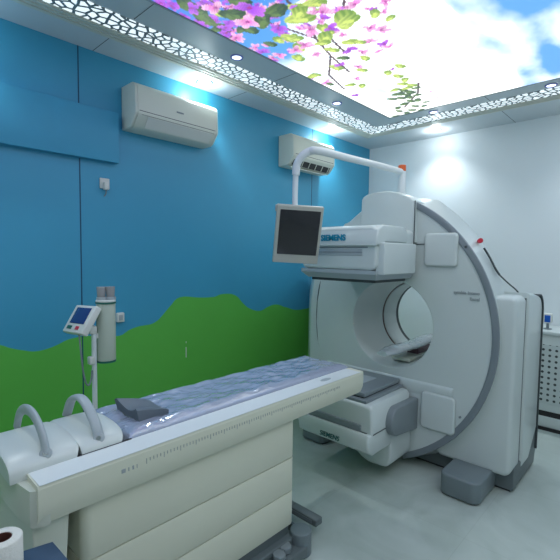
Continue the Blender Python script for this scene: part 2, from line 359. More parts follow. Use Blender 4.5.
# ---- the printed backlit panel: a fine grid whose point colours carry the print (sky, clouds, blossom branches)
def build_sky():
    st = .009
    xs = np.arange(PX0, PX1+1e-6, st); ys = np.arange(PY0, PY1+1e-6, st); nx, ny = len(xs), len(ys)
    X, Y = np.meshgrid(xs, ys)
    rng = np.random.default_rng(5)
    def vnoise(sx, sy, seed):
        g = np.random.default_rng(seed).random((64, 64))
        u, v = (X-PX0)*sx, (Y-PY0)*sy
        iu, iv = np.floor(u).astype(int), np.floor(v).astype(int); fu, fv = u-iu, v-iv
        fu, fv = fu*fu*(3-2*fu), fv*fv*(3-2*fv)
        G = lambda a, b: g[b % 64, a % 64]
        return (G(iu, iv)*(1-fu)+G(iu+1, iv)*fu)*(1-fv)+(G(iu, iv+1)*(1-fu)+G(iu+1, iv+1)*fu)*fv
    def fbm(s, seed, o=5, ax=1.): return sum(vnoise(s*2**k, s*ax*2**k, seed+k)/2**k for k in range(o))/sum(1/2**k for k in range(o))
    col_w = np.array((1.45, 1.50, 1.45)); col_b = np.array(rgb(88, 160, 232)); col_d = np.array(rgb(46, 108, 218))
    # blueness: soft lobes where the print shows open sky
    lob = [(1.25, 2.1, .75, .45, 1.15), (1.9, 2.1, .45, .3, .6), (.8, 1.6, .8, .6, 1.), (2.6, 2.15, .35, .16, .0), (3.3, 1.95, .33, .13, .75),
           (1.5, 1.75, .5, .35, .9), (2.55, .75, .3, .35, .55), (2.75, .5, .4, .22, .9), (3.35, .72, .5, .10, .7), (3.6, .93, .5, .07, .7), (3.0, 1.05, .2, .16, .45),
           (2.35, 1.25, .16, .12, .45), (3.75, .3, .5, .5, .8), (2.9, -.4, 1.3, .5, .7), (.6, .2, .8, .8, .7)]
    bl = np.zeros_like(X)
    for cx, cy, rx, ry, a in lob: bl += a*np.exp(-(((X-cx)/rx)**2+((Y-cy)/ry)**2))
    n1 = fbm(1.6, 11, 5); bl = bl*(.35+1.3*n1)+(n1-.55)*.5
    n2 = fbm(3.2, 31, 5, 2.2); bl = np.clip((bl+(n2-.5)*.9-.06)*1.15, 0, 1)
    bl = np.where(((X-2.5)/.7)**2+((Y-1.5)/.5)**2 < 1, bl*.45, bl)
    dk = np.clip(1-(X-.9)/1.2, 0, 1)
    blue = col_b*(1-dk[..., None])+col_d*dk[..., None]
    A = col_w*(1-bl[..., None])+blue*bl[..., None]
    TONE = .95
    def ell(cx, cy, a, b, th, c0, c1=None, edge=None):
        R = max(a, b)*1.1
        i0, i1 = int((cx-R-PX0)/st), int((cx+R-PX0)/st)+2; j0, j1 = int((cy-R-PY0)/st), int((cy+R-PY0)/st)+2
        i0, j0 = max(0, i0), max(0, j0)
        if i1 <= i0 or j1 <= j0 or i0 >= nx or j0 >= ny: return
        x, y = X[j0:j1, i0:i1]-cx, Y[j0:j1, i0:i1]-cy
        u = (x*math.cos(th)+y*math.sin(th))/a; v = (-x*math.sin(th)+y*math.cos(th))/b
        d = u*u+v*v*(1+.5*u); mk = d < 1
        c0 = np.array(c0); c1 = c0 if c1 is None else np.array(c1)
        t = np.clip(.5+.5*u+.25*np.sin(9*v+5*u), 0, 1)[..., None]
        A[j0:j1, i0:i1][mk] = ((c0*(1-t)+c1*t)*TONE)[mk]
    def line(p, q, wd, c):
        n = int(math.dist(p, q)/st*1.5)+2
        for k in range(n):
            t = k/(n-1); ell(p[0]+(q[0]-p[0])*t, p[1]+(q[1]-p[1])*t, wd, wd, 0, c)
    # branches
    BR = [[(1.3, 1.95), (1.6, 1.95), (1.95, 1.85), (2.2, 1.78), (2.45, 1.85), (2.75, 1.9)], [(1.9, 1.35), (2.1, 1.5), (2.2, 1.7), (2.5, 1.75)],
          [(1.2, 1.7), (1.6, 1.62), (1.9, 1.66), (2.2, 1.78)], [(2.45, 1.85), (2.7, 2.05), (3.0, 2.12)], [(3.3, 1.6), (3.5, 1.7), (3.75, 1.95)]]
    for b in BR:
        for p, q in zip(b, b[1:]): line(p, q, .009, rgb(90, 60, 70))
    def leaf(cx, cy, s, dark):
        th = rng.random()*PI
        if dark > .5: c0, c1 = rgb(40, 66, 46), rgb(104, 130, 66)
        else: c0, c1 = rgb(110, 150, 50), rgb(205, 222, 110)
        ell(cx, cy, s, s*.6, th, c0, c1)
        ell(cx+.2*s, cy+.15*s, s*.5, s*.22, th+.3, tuple(np.array(c1)*1.1))
    def bloom(cx, cy, s, vio):
        base = (rgb(146, 44, 208), rgb(206, 112, 236)) if vio > .5 else (rgb(222, 104, 196), rgb(252, 206, 236))
        for k in range(6):
            a = rng.random()*2*PI; d = s*(.3+.6*rng.random())
            sh = .6+rng.random()*.7
            ell(cx+math.cos(a)*d, cy+math.sin(a)*d, s*.6, s*.36, a, tuple(np.minimum(1, np.array(base[0])*sh)), base[1])
        ell(cx, cy, s*.18, s*.18, 0, rgb(170, 40, 150))
    def pt(px, py):              # where the print stands on the ceiling
        d = fw+rt*((px-280)/F_PX)-up*((py-280)/F_PX); t = (RH-CAM_H)/d.z; return (d.x*t, d.y*t)
    # dense violet cluster near the corner over the blue wall, thinning towards the open sky
    for k in range(1150):
        px = 150+rng.random()*250; py = -30+rng.random()*130
        dens = (math.exp(-((px-205)/75)**2)*.62+.3*math.exp(-((px-330)/45)**2))*math.exp(-max(0, py-25)/45)
        if rng.random() > dens*.95: continue
        x, y = pt(px, py)
        vio = rng.random() < (.8 if px < 235 else .4)
        if rng.random() < .22: leaf(x, y, .03+.045*rng.random(), .4+.6*rng.random() if px < 265 else rng.random()*.65)
        else: bloom(x, y, .02+.028*rng.random(), 1 if vio else 0)
    for px, py, s, dk_ in [(232, 14, .085, 1), (300, 18, .1, .3), (275, 10, .08, .6), (290, 38, .07, .4), (345, 20, .11, .3), (325, 38, .08, .5), (350, 42, .06, .3), (315, 3, .07, .3),
                           (375, 14, .05, .2), (390, 18, .04, .1), (200, 14, .08, 1), (185, 4, .07, 1), (298, 58, .06, .3), (313, 76, .06, .4), (333, 50, .05, .4), (343, 58, .05, .6),
                           (365, 58, .05, .5), (362, 70, .05, .2), (388, 73, .05, .1), (400, 66, .05, .05), (350, 85, .05, .1), (362, 86, .05, .05), (330, 84, .04, .6), (402, 84, .05, .2),
                           (398, 94, .06, .9), (410, 92, .06, .8), (404, 104, .05, .9), (392, 99, .05, .9), (401, 98, .05, .9), (409, 97, .05, .9), (417, 95, .04, .8), (399, 111, .045, .9), (407, 113, .045, .9), (415, 106, .045, .9), (421, 110, .04, .9), (395, 90, .05, .4), (405, 80, .05, .1), (412, 85, .05, .1), (398, 76, .05, .1), (426, 102, .035, .8), (403, 90, .05, .6), (411, 101, .05, .9), (418, 100, .05, .9), (412, 110, .05, .9), (396, 116, .04, .9), (424, 106, .04, .8), (407, 88, .05, .3), (262, 22, .08, 1), (250, 30, .06, 1),
                           (270, 44, .05, .8), (215, 30, .05, 1), (240, 2, .07, 1), (398, 108, .045, .9), (416, 88, .04, .6)]:
        x, y = pt(px, py); leaf(x, y, s, dk_)
        if s > .05: leaf(x+.05*(rng.random()-.5)*2, y+.05*(rng.random()-.5)*2, s*.7, dk_)
    for px, py, s, v in [(384, 44, .05, 1), (390, 46, .04, 0), (370, 28, .045, 0), (382, 30, .05, 0), (362, 52, .045, 0), (341, 65, .04, 1), (322, 12, .06, 0), (355, 4, .05, 0), (385, 2, .04, 0),
                         (216, 8, .06, 0), (250, 8, .08, 1), (248, 22, .07, 0), (310, 30, .05, 0), (305, 45, .05, 0), (330, 28, .05, 1), (316, 54, .04, 0), (296, 50, .05, 0), (278, 28, .05, 1),
                         (192, 8, .05, 1), (200, 26, .05, 1), (172, 6, .04, 1), (184, 16, .04, 1), (236, 38, .05, 0), (226, 28, .05, 1), (262, 52, .04, 1), (437, 98, .02, 0), (430, 92, .02, 0)]:
        x, y = pt(px, py); bloom(x, y, s, v)
    # grid mesh
    co = np.stack([X.ravel(), Y.ravel(), np.full(nx*ny, RH)], 1)
    idx = np.arange(nx*ny).reshape(ny, nx)
    q = np.stack([idx[:-1, :-1], idx[1:, :-1], idx[1:, 1:], idx[:-1, 1:]], -1).reshape(-1, 4)
    me = bpy.data.meshes.new('printed_panel'); me.vertices.add(len(co)); me.vertices.foreach_set('co', co.ravel().astype('f4'))
    me.loops.add(q.size); me.loops.foreach_set('vertex_index', q.ravel().astype('i4'))
    me.polygons.add(len(q)); me.polygons.foreach_set('loop_start', (np.arange(len(q))*4).astype('i4'))
    me.update(calc_edges=True)
    at = me.color_attributes.new('print', 'FLOAT_COLOR', 'POINT')
    at.data.foreach_set('color', np.concatenate([A.reshape(-1, 3), np.ones((nx*ny, 1))], 1).ravel().astype('f4'))
    m = bpy.data.materials.new('printed_backlit_film'); m.use_nodes = True
    n = m.node_tree.nodes; l = m.node_tree.links; b = n['Principled BSDF']
    a = n.new('ShaderNodeAttribute'); a.attribute_name = 'print'
    b.inputs['Base Color'].default_value = (.2, .2, .2, 1)
    l.new(a.outputs['Color'], b.inputs['Emission Color']); b.inputs['Emission Strength'].default_value = SKY_STRENGTH
    b.inputs['Roughness'].default_value = .5
    me.materials.append(m)
    o = bpy.data.objects.new('printed_film', me); C.objects.link(o); return o
t = thing('ceiling_light_panel', 'large backlit ceiling panel printed with blue sky, white clouds and pink blossom branches', 'light panel', (1.7, .5, RH))
sk = build_sky(); sk.parent = t; sk.location = -Vector(t.location)
MB().prism([(PX0-.012, PY0-.012), (PX1+.012, PY0-.012), (PX1+.012, PY1+.012), (PX0-.012, PY1+.012)], 'z', RH-.004, RH+.004, holes=[hole]).build('frame', LGREY, t, 0)

# ================================================================== DOWNLIGHTS
LENS = mat('lamp_lens', (.9, .95, 1), .4, emit=(.75, .9, 1), es=6)
LENSI = mat('small_lamp_lens', (.9, .95, 1), .4, emit=(.75, .82, 1), es=1.6)
RIMV = mat('lamp_rim_violet', rgb(150, 150, 220), .25, coat=.4, var=.03)
def downlight(x, y, big, label, group):
    t = thing('ceiling_downlight', label, 'downlight', (x, y, RH), group)
    r = .055 if big else .034
    MB().prism(arc(x, y, r+.012, 0, 345, 23), 'z', RH-.006, RH, holes=[arc(x, y, r, 0, 345, 23)]).build('trim_ring', CHROME if big else RIMV, t)
    MB().cyl((x, y, RH-.004), (x, y, RH-.001), r-.0005).build('lens', LENS if big else LENSI, t)
    if big:
        ld = bpy.data.lights.new('downlight_lamp', 'SPOT'); ld.energy = SPOT_W; ld.color = (.87, .95, 1); ld.spot_size = math.radians(115); ld.spot_blend = 1.; ld.shadow_soft_size = .04
        lo = bpy.data.objects.new('downlight_lamp', ld); C.objects.link(lo); lo.parent = t; lo.location = (0, 0, -.03)
        pd = bpy.data.lights.new('downlight_glow', 'POINT'); pd.energy = SPOT_W*.08; pd.color = (.87, .95, 1); pd.shadow_soft_size = .03
        po = bpy.data.objects.new('downlight_glow', pd); C.objects.link(po); po.parent = t; po.location = (0, 0, -.07)
    return t
G1, G2 = 'downlights in the outer ceiling band', 'small downlights in the inner ceiling band'
downlight(2.13, 2.89, 1, 'bright recessed downlight above the larger nearer air conditioner', G1)
downlight(3.90, 2.90, 1, 'bright recessed downlight above the farther air conditioner near the corner', G1)
downlight(.34, 2.89, 1, 'bright recessed downlight above the boxed-in blue pelmet', G1)
downlight(4.64, 2.03, 1, 'bright recessed downlight washing the white wall behind the scanner', G1)
downlight(4.64, .36, 1, 'recessed downlight over the white perforated cabinet side of the room', G1)
downlight(2.02, 2.36, 0, 'small violet-rimmed downlight beside the blossom end of the printed panel', G2)
downlight(3.235, 2.36, 0, 'small violet-rimmed downlight beyond the blossoms, nearer the room corner', G2)
downlight(4.05, 1.80, 0, 'small downlight in the band above the scanner, nearest the room corner', G2)
downlight(4.05, .82, 0, 'small downlight at the end of the band along the white wall', G2)

# ================================================================== AIR CONDITIONERS
def aircon(x0, x1, label, opened):
    t = thing('air_conditioner', label, 'air conditioner', ((x0+x1)/2, RY1, 2.5), 'wall-mounted air conditioners')
    yb, yf, z0, z1 = RY1-.001, RY1-.21, 2.50, 2.81
    prof = [(yb, z1)] + arc(yf+.06, z1-.06, .06, 90, 160, 6) + arc(yf+.03, z0+.10, .033, 180, 215, 4) + [(yf+.06, z0+.015), (yf+.09, z0), (yb, z0)]
    MB().prism(prof, 'x', x0+.022, x1-.022, 0).build('body', ACW, t)
    for a, b in ((x0, x0+.022), (x1-.022, x1)):
        MB().prism(prof, 'x', a, b, .008).build('end_cap', ACW, t)
    MB().box(x0+.03, x1-.03, yf-.003, yf+.01, z0+.105, z0+.11).build('panel_seam', SEAM, t)
    if opened:
        MB().prism([(yf+.0, z0+.098), (yf+.0535, z0+.004), (yf+.065, z0+.02), (yf+.02, z0+.1)], 'x', x0+.04, x1-.05).build('outlet', DARK, t)
        for k in range(6):
            xx = x0+.07+k*(x1-x0-.15)/5
            MB().prism([(yf-.004, z0+.098), (yf+.049, z0+.004), (yf+.054, z0+.01), (yf+.003, z0+.1)], 'x', xx, xx+.008).build('vane', ACW, t)
        MB().prism([(yf+.06, z0-.02), (yf+.10, z0-.002), (yf+.10, z0+.004), (yf+.06, z0-.013)], 'x', x0+.04, x1-.05).build('louver', ACW, t)
    else:
        MB().prism([(yf-.001, z0+.075), (yf+.055, z0+.008), (yf+.055, z0+.013), (yf+.005, z0+.08)], 'x', x0+.10, x1-.06).build('louver', PWHITE, t)
        MB().box(x0+.05, x1-.04, yf+.001, yf+.02, z0+.082, z0+.086).build('louver_seam', SEAM, t)
    MB().box((x0+x1)/2-.03, (x0+x1)/2+.03, yf-.003, yf+.01, z0+.165, z0+.176).build('badge', GREY, t)
    return t
aircon(1.49, 2.225, 'white split air conditioner with closed louver, larger-looking, next to the blue pelmet', False)
aircon(3.17, 3.86, 'white split air conditioner with open dark outlet, behind the monitor arm', True)

# wall socket high on the blue wall
t = thing('wall_socket', 'white socket high on the blue wall below the pelmet end', 'socket', (1.355, RY1, 2.09))
MB().box(1.32, 1.39, RY1-.012, RY1, 2.055, 2.13, .004).build('plate', PWHITE, t)
MB().box(1.34, 1.372, RY1-.045, RY1-.012, 2.045, 2.10, .005).build('plug', PWHITE, t)
MB().tube([(1.356, RY1-.03, 2.05), (1.358, RY1-.02, 2.02), (1.35, RY1-.01, 2.0)], .004, 8).build('cable', GREY, t)
# small white outlet near the stand
t = thing('wall_outlet', 'small white outlet box on the blue wall beside the cream canister', 'outlet', (1.455, RY1, 1.075))
MB().box(1.43, 1.485, RY1-.03, RY1, 1.075, 1.145, .005).build('box', PWHITE, t)
MB().box(1.44, 1.47, RY1-.034, RY1-.03, 1.09, 1.13, .001).build('face', LGREY, t)

# ================================================================== SCANNER
AX = (1.603, 1.068)          # bore axis (y, z)
sc = thing('gamma_camera_scanner', 'large white ring-shaped nuclear medicine scanner with two detector heads around its bore', 'scanner', (3.3, 1.65, 0))
RC = (1.897, 1.027)
def ring_pts(R, n=48, a0=-117, a1=116):   # right-hand arc seen in y/z: from the bottom round to the top
    return [(RC[0]-R*math.sin(math.radians(90+0)) * math.cos(math.radians(a)), RC[1]+R*math.sin(math.radians(a))) for a in [a0*.52+(a1*.56-a0*.52)*i/n for i in range(n+1)]]
# arc angle measured from -y axis: point = (cy - R cos a, cz + R sin a)
def rarc(R, a0, a1, n=40): return [(RC[0]-R*math.cos(math.radians(a0+(a1-a0)*i/n)), RC[1]+R*math.sin(math.radians(a0+(a1-a0)*i/n))) for i in range(n+1)]
bore = lambda R, n=64: [(AX[0]+R*math.cos(2*PI*i/n), AX[1]+R*math.sin(2*PI*i/n)) for i in range(n)]
# front cover disc: right side follows the ring, left side follows the curved seam of the shell
left_seam = [(2.05, 1.86), (2.2, 1.62), (2.29, 1.38), (2.325, 1.18), (2.33, 1.0), (2.31, .82), (2.25, .66), (2.17, .5), (2.05, .3)]
front = rarc(1.04, -62, 66) + [(1.72, 1.96)] + left_seam + [(1.8, .11)]
MB().prism(front, 'x', 2.955, 2.975, holes=[bore(.345)]).build('front_cover', WHITE, sc)
# grey band round the right-hand half
o_, i_ = rarc(1.082, -66, 64.5), rarc(1.036, -66, 64.5)
MB().prism(o_+i_[::-1], 'x', 2.945, 2.972, .006, 2).build('ring_band', MGREY, sc)
# housing behind: lofted outline, rim sweeping back
def outline(x, exp, n=40):
    """closed outline in y/z at depth x; exp 0 = ring size, 1 = outer shell"""
    Rt = [(1.517, 2.06), (1.355, 2.03), (1.214, 1.916), (1.065, 1.764), (.943, 1.578), (.885, 1.42), (.83, 1.2), (.82, 1.0), (.84, .8), (.9, .5), (1.0, .3), (1.15, .13)]
    A_ = resample(rarc(1.078, 70, -66, 60), n)
    B_ = resample([(1.75, 2.09)]+Rt, n)
    R_ = [(a[0]*(1-exp)+b[0]*exp, a[1]*(1-exp)+b[1]*exp) for a, b in zip(A_, B_)]
    k = x/3.15; kr = max(1, x/3.2) if exp else 1
    R_ = [(p[0]*kr, 1.6+(p[1]-1.6)*kr if p[1] > 1.35 else p[1]) for p in R_]
    Lf = [(1.9, .1), (2.4, .1), (2.5, .25), (2.555, .454), (2.58, .666), (2.583, 1.0), (2.575, 1.2), (2.538, 1.375), (2.401, 1.644), (2.171, 1.859), (2.018, 1.966)]
    L_ = resample([(p[0]*k-(0 if exp else .02), p[1]) for p in Lf], 30)
    return [(x, p[0], p[1]) for p in R_+L_]
hb = MB(); hb.loft([outline(2.97, 0), outline(3.05, .4), outline(3.15, .85), outline(3.22, 1), outline(3.72, 1)], caps=False)
b2 = hb.bm
for lp in (outline(2.97, 0), outline(3.72, 1)):
    hl = [(p[0], p[1]) for p in bore(.347)]
    polys = [[Vector((p[1], p[2], 0)) for p in lp], [Vector((p[0], p[1], 0)) for p in hl]]
    flat = [(p[1], p[2]) for p in lp]+hl; vs = [b2.verts.new((lp[0][0], *p)) for p in flat]
    for tr in tessellate_polygon(polys):
        try: b2.faces.new([vs[i] for i in tr])
        except ValueError: pass
hs = hb.build('housing', WHITE, sc, 50)
MB().tube([(2.968, 2.262, 1.423), (2.968, 2.308, 1.338), (2.968, 2.333, 1.193), (2.968, 2.338, 1.010), (2.968, 2.319, 0.842), (2.968, 2.276, 0.728), (2.968, 2.214, 0.596)], .006, 8).build('shell_seam', SEAM, sc)
# bore lining
def ring_loft(spec, n=64): 
    return [[(x, AX[0]+R*math.cos(2*PI*i/n), AX[1]+R*math.sin(2*PI*i/n)) for i in range(n)] for x, R in spec]
MB().loft(ring_loft([(2.955, .346), (2.965, .339), (3.2, .328), (3.395, .318)]), caps=False).build('bore_lining', WHITE, sc)
MB().loft(ring_loft([(3.395, .318), (3.395, .335), (3.41, .335), (3.41, .315)]), caps=False).build('bore_gap', mat('gap_brown', rgb(135, 112, 104), .6, var=.05), sc)
MB().loft(ring_loft([(3.41, .315), (3.415, .308), (3.62, .303)]), caps=False).build('inner_ring', WHITE, sc)
MB().loft(ring_loft([(3.62, .303), (3.66, .301), (3.665, .37), (3.64, .37)]), caps=False).build('rear_collar', SEAM, sc)
# tower plate carrying the heads, running from the crown down behind the heads
hat = [(1.858, 1.70), (1.858, 1.937), (1.856, 2.04), (1.84, 2.062), (1.802, 2.08), (1.727, 2.09), (1.62, 2.09), (1.54, 2.072), (1.45, 2.03), (1.415, 2.0), (1.402, 1.70)]
MB().prism([(p[0]*1.0, p[1]) for p in hat], 'x', 2.9, 3.1, .012, 3).build('crown_plate', WHITE, sc)
MB().box(2.897, 2.902, 1.399, 1.405, 1.68, 2.0).build('crown_seam', SEAM, sc, 0)
sm = MB(); sm.box(2.950, 2.956, 1.105, 1.425, 1.683, 1.689); sm.build('cover_seam', SEAM, sc, 0)
# ledge across the face below the bore
MB().prism([(2.955, .672), (2.948, .665), (2.944, .65), (2.944, .615), (2.955, .57)], 'y', 1.1, 2.2, 0).build('face_ledge', WHITE, sc)
# lower right skirt and the right-hand column
MB().prism(rrect(.735, 1.24, .13, 1.342, .05), 'x', 3.015, 3.245, .03, 4).build('side_cover', WHITE, sc)
MB().prism([(3.262, .12), (3.262, 1.355), (3.40, 1.345)]+arc(3.54, 1.20, .12, 80, 0, 8)+[(3.66, .30), (3.45, .12)], 'y', .722, 1.2, .025, 4).build('rear_column', WHITE, sc)
MB().prism([(3.674, .13)]+arc(3.545, 1.202, .129, 0, 80, 8)+arc(3.54, 1.20, .12, 80, 0, 8)+[(3.66, .13)], 'y', .716, 1.2).build('rear_trim', SEAM, sc)
MB().box(3.24, 3.268, .742, 1.19, .12, 1.318).build('column_groove', SEAM, sc, 0)
# dark base with kick plate
MB().prism([(3.10, 0.015), (3.10, .17), (3.33, .17), (3.50, .14), (3.56, .27), (3.68, .36), (3.70, .12), (3.66, 0.015)], 'y', .73, 2.46, .01, 2).build('base', DGREY, sc)
for y0, y1 in ((.84, 1.10), (2.08, 2.33)):
    MB().prism(rrect(2.745, 3.14, y0, y1, .06, 6), 'z', 0.008, .15, .014, 3).build('foot', FOOTG, sc)
for y0, y1 in ((.87, 1.08), (2.10, 2.31)):
    MB().box(2.775, 3.12, y0, y1, 0, .010).build('foot_pad', BLACK, sc, 0)
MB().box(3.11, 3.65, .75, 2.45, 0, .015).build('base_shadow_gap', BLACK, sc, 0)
# rounded covers on the face
f1 = MB().prism(rrect(1.10, 1.34, 1.525, 1.765, .03), 'x', 2.93, 2.96, .018, 4).build('face_pad', WHITE, sc)
f2 = MB().prism(rrect(1.075, 1.33, .335, .61, .035), 'x', 2.932, 2.96, .018, 4).build('face_pad', WHITE, sc)
for y, z in ((1.05, 1.665), (1.045, .482)): MB().cyl((2.945, y, z), (2.957, y, z), .008).build('cover_screw', GREY, sc)
MB().cyl((2.94, 1.935, 1.03), (2.957, 1.935, 1.03), .005).build('indicator', PWHITE, sc)
text(S, 'symbia Intevo', .031, (2.951, 1.035, 1.352), (0, -1, 0), (0, 0, 1), PRINTL, 'model_print', sc, .0004)
text(S, 'Excel', .031, (2.951, .98, 1.312), (0, -1, 0), (0, 0, 1), PRINTL, 'model_print', sc, .0004)
# red button and slot on the rim, fine cable channel
def rim(px, py, x):        # a point of the rim's sloping surface
    d = fw+rt*((px-280)/F_PX)-up*((py-280)/F_PX); t_ = x/d.x; return Vector((0, 0, CAM_H))+d*t_
p = rim(480, 241, 3.105); MB().cyl(p+Vector((.02, .01, 0)), p+Vector((-.012, -.008, .003)), .017, n=20).build('emergency_button', RED, sc)
MB().tube([rim(484, 248, 3.1), rim(490, 258, 3.12), rim(495, 268, 3.13), rim(499.5, 275, 3.15)], .012, 8, flat=.6).build('rim_slot', SEAM, sc)
MB().tube([rim(499.5, 275, 3.15), rim(508, 283, 3.2), rim(517, 291, 3.28), rim(523, 301, 3.33), rim(524, 320, 3.335)], .005, 6).build('rim_cable', SEAM, sc)
# detector heads
def head(up_):
    hx, yb0, yb1 = 2.385, 1.405, 2.035
    if up_:
        h = MB().prism(rrect(yb0, yb1, 1.50, 1.79, .05), 'x', hx, 2.93, .02, 4).build('detector_head', WHITE, sc)
        # upper lid with rounded top, slightly proud
        MB().prism([(hx-.02, 1.665), (hx-.02, 1.70), (hx+.0, 1.765), (hx+.06, 1.80), (2.73, 1.80), (2.78, 1.775), (2.78, 1.69), (2.48, 1.69), (2.46, 1.665)], 'y', yb0-.012, yb1+.01, .012, 3).build('lid', WHITE, h)
        MB().box(hx-.004, hx+.01, 1.51, 1.96, 1.597, 1.642, .003).build('grille', LGREY, h)
        MB().box(hx-.006, hx+.01, 1.51, 1.96, 1.617, 1.622).box(hx-.003, hx+.01, 1.47, 1.98, 1.648, 1.656).build('grille_slot', GREY, h, 0)
        MB().box(2.41, 2.855, yb0-.045, yb0+.02, 1.475, 1.683, .008).build('side_block', WHITE, h)
        # collimator underneath, tapering
        MB().loft([[(hx+.0, yb0+.0, 1.50), (2.93, yb0, 1.50), (2.93, yb1, 1.50), (hx, yb1, 1.50)], [(hx+.0, yb0, 1.475), (2.93, yb0, 1.475), (2.93, yb1, 1.475), (hx, yb1, 1.475)],
                   [(hx+.05, yb0+.03, 1.435), (2.93, yb0+.03, 1.435), (2.93, yb1-.03, 1.435), (hx+.05, yb1-.03, 1.435)]]).build('collimator', LGREY, h, 20)
        MB().box(hx+.07, 2.88, yb0+.045, yb1-.045, 1.415, 1.436, .004).build('collimator_plate', SEAM, h)
        text(S, 'SIEMENS', .056, (hx-.0215, 1.735, 1.716), (0, -1, 0), (0, 0, 1), LOGO, 'logo', h, .0022)
    else:
        h = MB().prism([(yb0, .40), (yb0, .575), (yb0+.02, .60), (yb0+.06, .605), (yb1-.04, .605), (yb1, .575), (yb1, .40)], 'x', hx, 2.93, .025, 4).build('detector_head', WHITE, sc)
        # lower lip, projecting forward, bevelled corner
        MB().prism([(hx-.03, .415), (hx-.045, .38), (hx-.03, .30), (hx+.03, .262), (2.93, .262), (2.93, .415)], 'y', yb0, yb1-.02, .02, 3).build('lower_lip', WHITE, h)
        MB().box(hx-.012, hx+.012, 1.485, 1.96, .416, .465, .006).build('recess', GREY, h)
        MB().box(hx-.006, hx+.02, 1.44, 1.99, .412, .419).build('lip_seam', SEAM, h)
        MB().box(hx+.02, 2.92, yb0-.003, yb0+.01, .408, .414).build('side_seam', SEAM, h)
        MB().prism(arc(2.66, .445, .095, 100, 260, 12, .105)+[(2.96, .305), (2.985, .315), (2.985, .53), (2.96, .54)], 'y', yb0-.05, yb0+.02, .012, 3).build('side_pad', GREY, h)
        MB().box(hx+.02, 2.93, yb0+.06, yb1-.03, .60, .625, .006).build('collimator', GREY, h)
        MB().box(hx+.05, 2.93, yb0+.09, yb1-.06, .632, .665, .008).build('collimator_plate', GREY, h)
        MB().box(hx+.06, 2.92, yb0+.10, yb1-.08, .624, .634).build('collimator_gap', DARK, h, 0)
        MB().box(2.62, 2.80, 1.62, 1.85, .664, .670, .002).build('label_plate', LGREY, h)
        text(S, 'SIEMENS', .045, (hx-.043, 1.715, .33), (0, -1, 0), (.16, 0, 1), LOGOD, 'logo', h, .0003)
    return h
head(True); head(False)
# arm end under the lower head
MB().prism([(1.402, .44), (1.402, .15)]+arc(1.47, .15, .065, 180, 250, 6)+arc(1.55, .28, .2, 270, 345, 8)+[(1.80, .44)], 'x', 2.64, 2.955, .02, 3).build('arm_end', WHITE, sc)
MB().box(2.90, 2.97, 1.40, 1.9, .15, 1.3, .01).build('arm_plate', WHITE, sc) if False else None
# bed support in the bore, wrapped in film
def slab():
    L = []; g = random.Random(4)
    for i in range(31):
        u = i/30; x = 2.80+u*.92; k = (.55+.45*min(1, u/.15))*(1 if i < 29 else .7)
        L.append([(x, 1.58+.075*c*k, .862+.032*s_*k+.012*math.sin(9*u)*u+g.uniform(-.003, .003)) for c, s_ in [(math.cos(2*PI*q/20), math.sin(2*PI*q/20)) for q in range(20)]])
    return MB().loft(L)
bs = slab().build('bed_support', FILMW, sc, 60)
MB().box(3.30, 3.55, 1.53, 1.63, .78, .835, .01).build('carriage', mat('carriage_dark', rgb(110, 84, 92), .4, var=.05), bs)
MB().box(3.10, 3.6, 1.50, 1.66, .755, .785, .01).build('carriage_base', WARM, bs)

# ================================================================== HANGING MONITOR
mt = thing('hanging_monitor', 'flat black-screened monitor hanging from a curved white arm above the scanner', 'monitor', (3.24, 1.69, 2.08))
MB().cyl((3.24, 1.69, 2.07), (3.24, 1.69, 2.30), .031, bev=.004).build('post', ARMW, mt)
MB().cyl((3.24, 1.69, 2.29), (3.24, 1.69, 2.345), .032, bev=.006).build('beacon_cap', ORANGE, mt)
Cm = Vector((2.048, 1.780, 1.722)); Rm = Matrix.Rotation(-.711, 3, 'Z') @ Matrix.Rotation(.306, 3, 'X') @ Matrix.Rotation(.043, 3, 'Y')
Mm = Rm.to_4x4(); Mm.translation = Cm
MB().tube([(3.24, 1.69, 2.29), (2.90, 1.687, 2.283), (2.50, 1.684, 2.268), (2.124, 1.6758, 2.2525), (2.07, 1.7145, 2.2462), (2.0403, 1.7505, 2.2165), (2.0268, 1.7793, 2.167), (2.025, 1.7865, 2.1022)], .0245, 20).build('boom_arm', ARMW, mt)
top = Cm+Rm @ Vector((-.03, .035, .15))
MB().tube([(2.025, 1.7865, 2.14), (2.025, 1.7883, 2.068), (2.025, 1.791, 1.978), tuple(top)], .018, 16).build('drop_arm', ARMW, mt)
cs = MB().box(-.1495, .1495, 0, .036, -.19, .19, .006, matrix=Mm).build('casing', BEZEL, mt)
MB().box(-.127, .132, -.004, .004, -.130, .162, .002, matrix=Mm).build('screen', SCREEN, cs)
MB().box(-.08, .08, .035, .055, -.08, .145, .01, matrix=Mm).build('back_housing', BEZEL, cs)
MB().box(-.158, -.135, .009, .032, .144, .185, .004, matrix=Mm).build('hinge', BEZEL, cs)

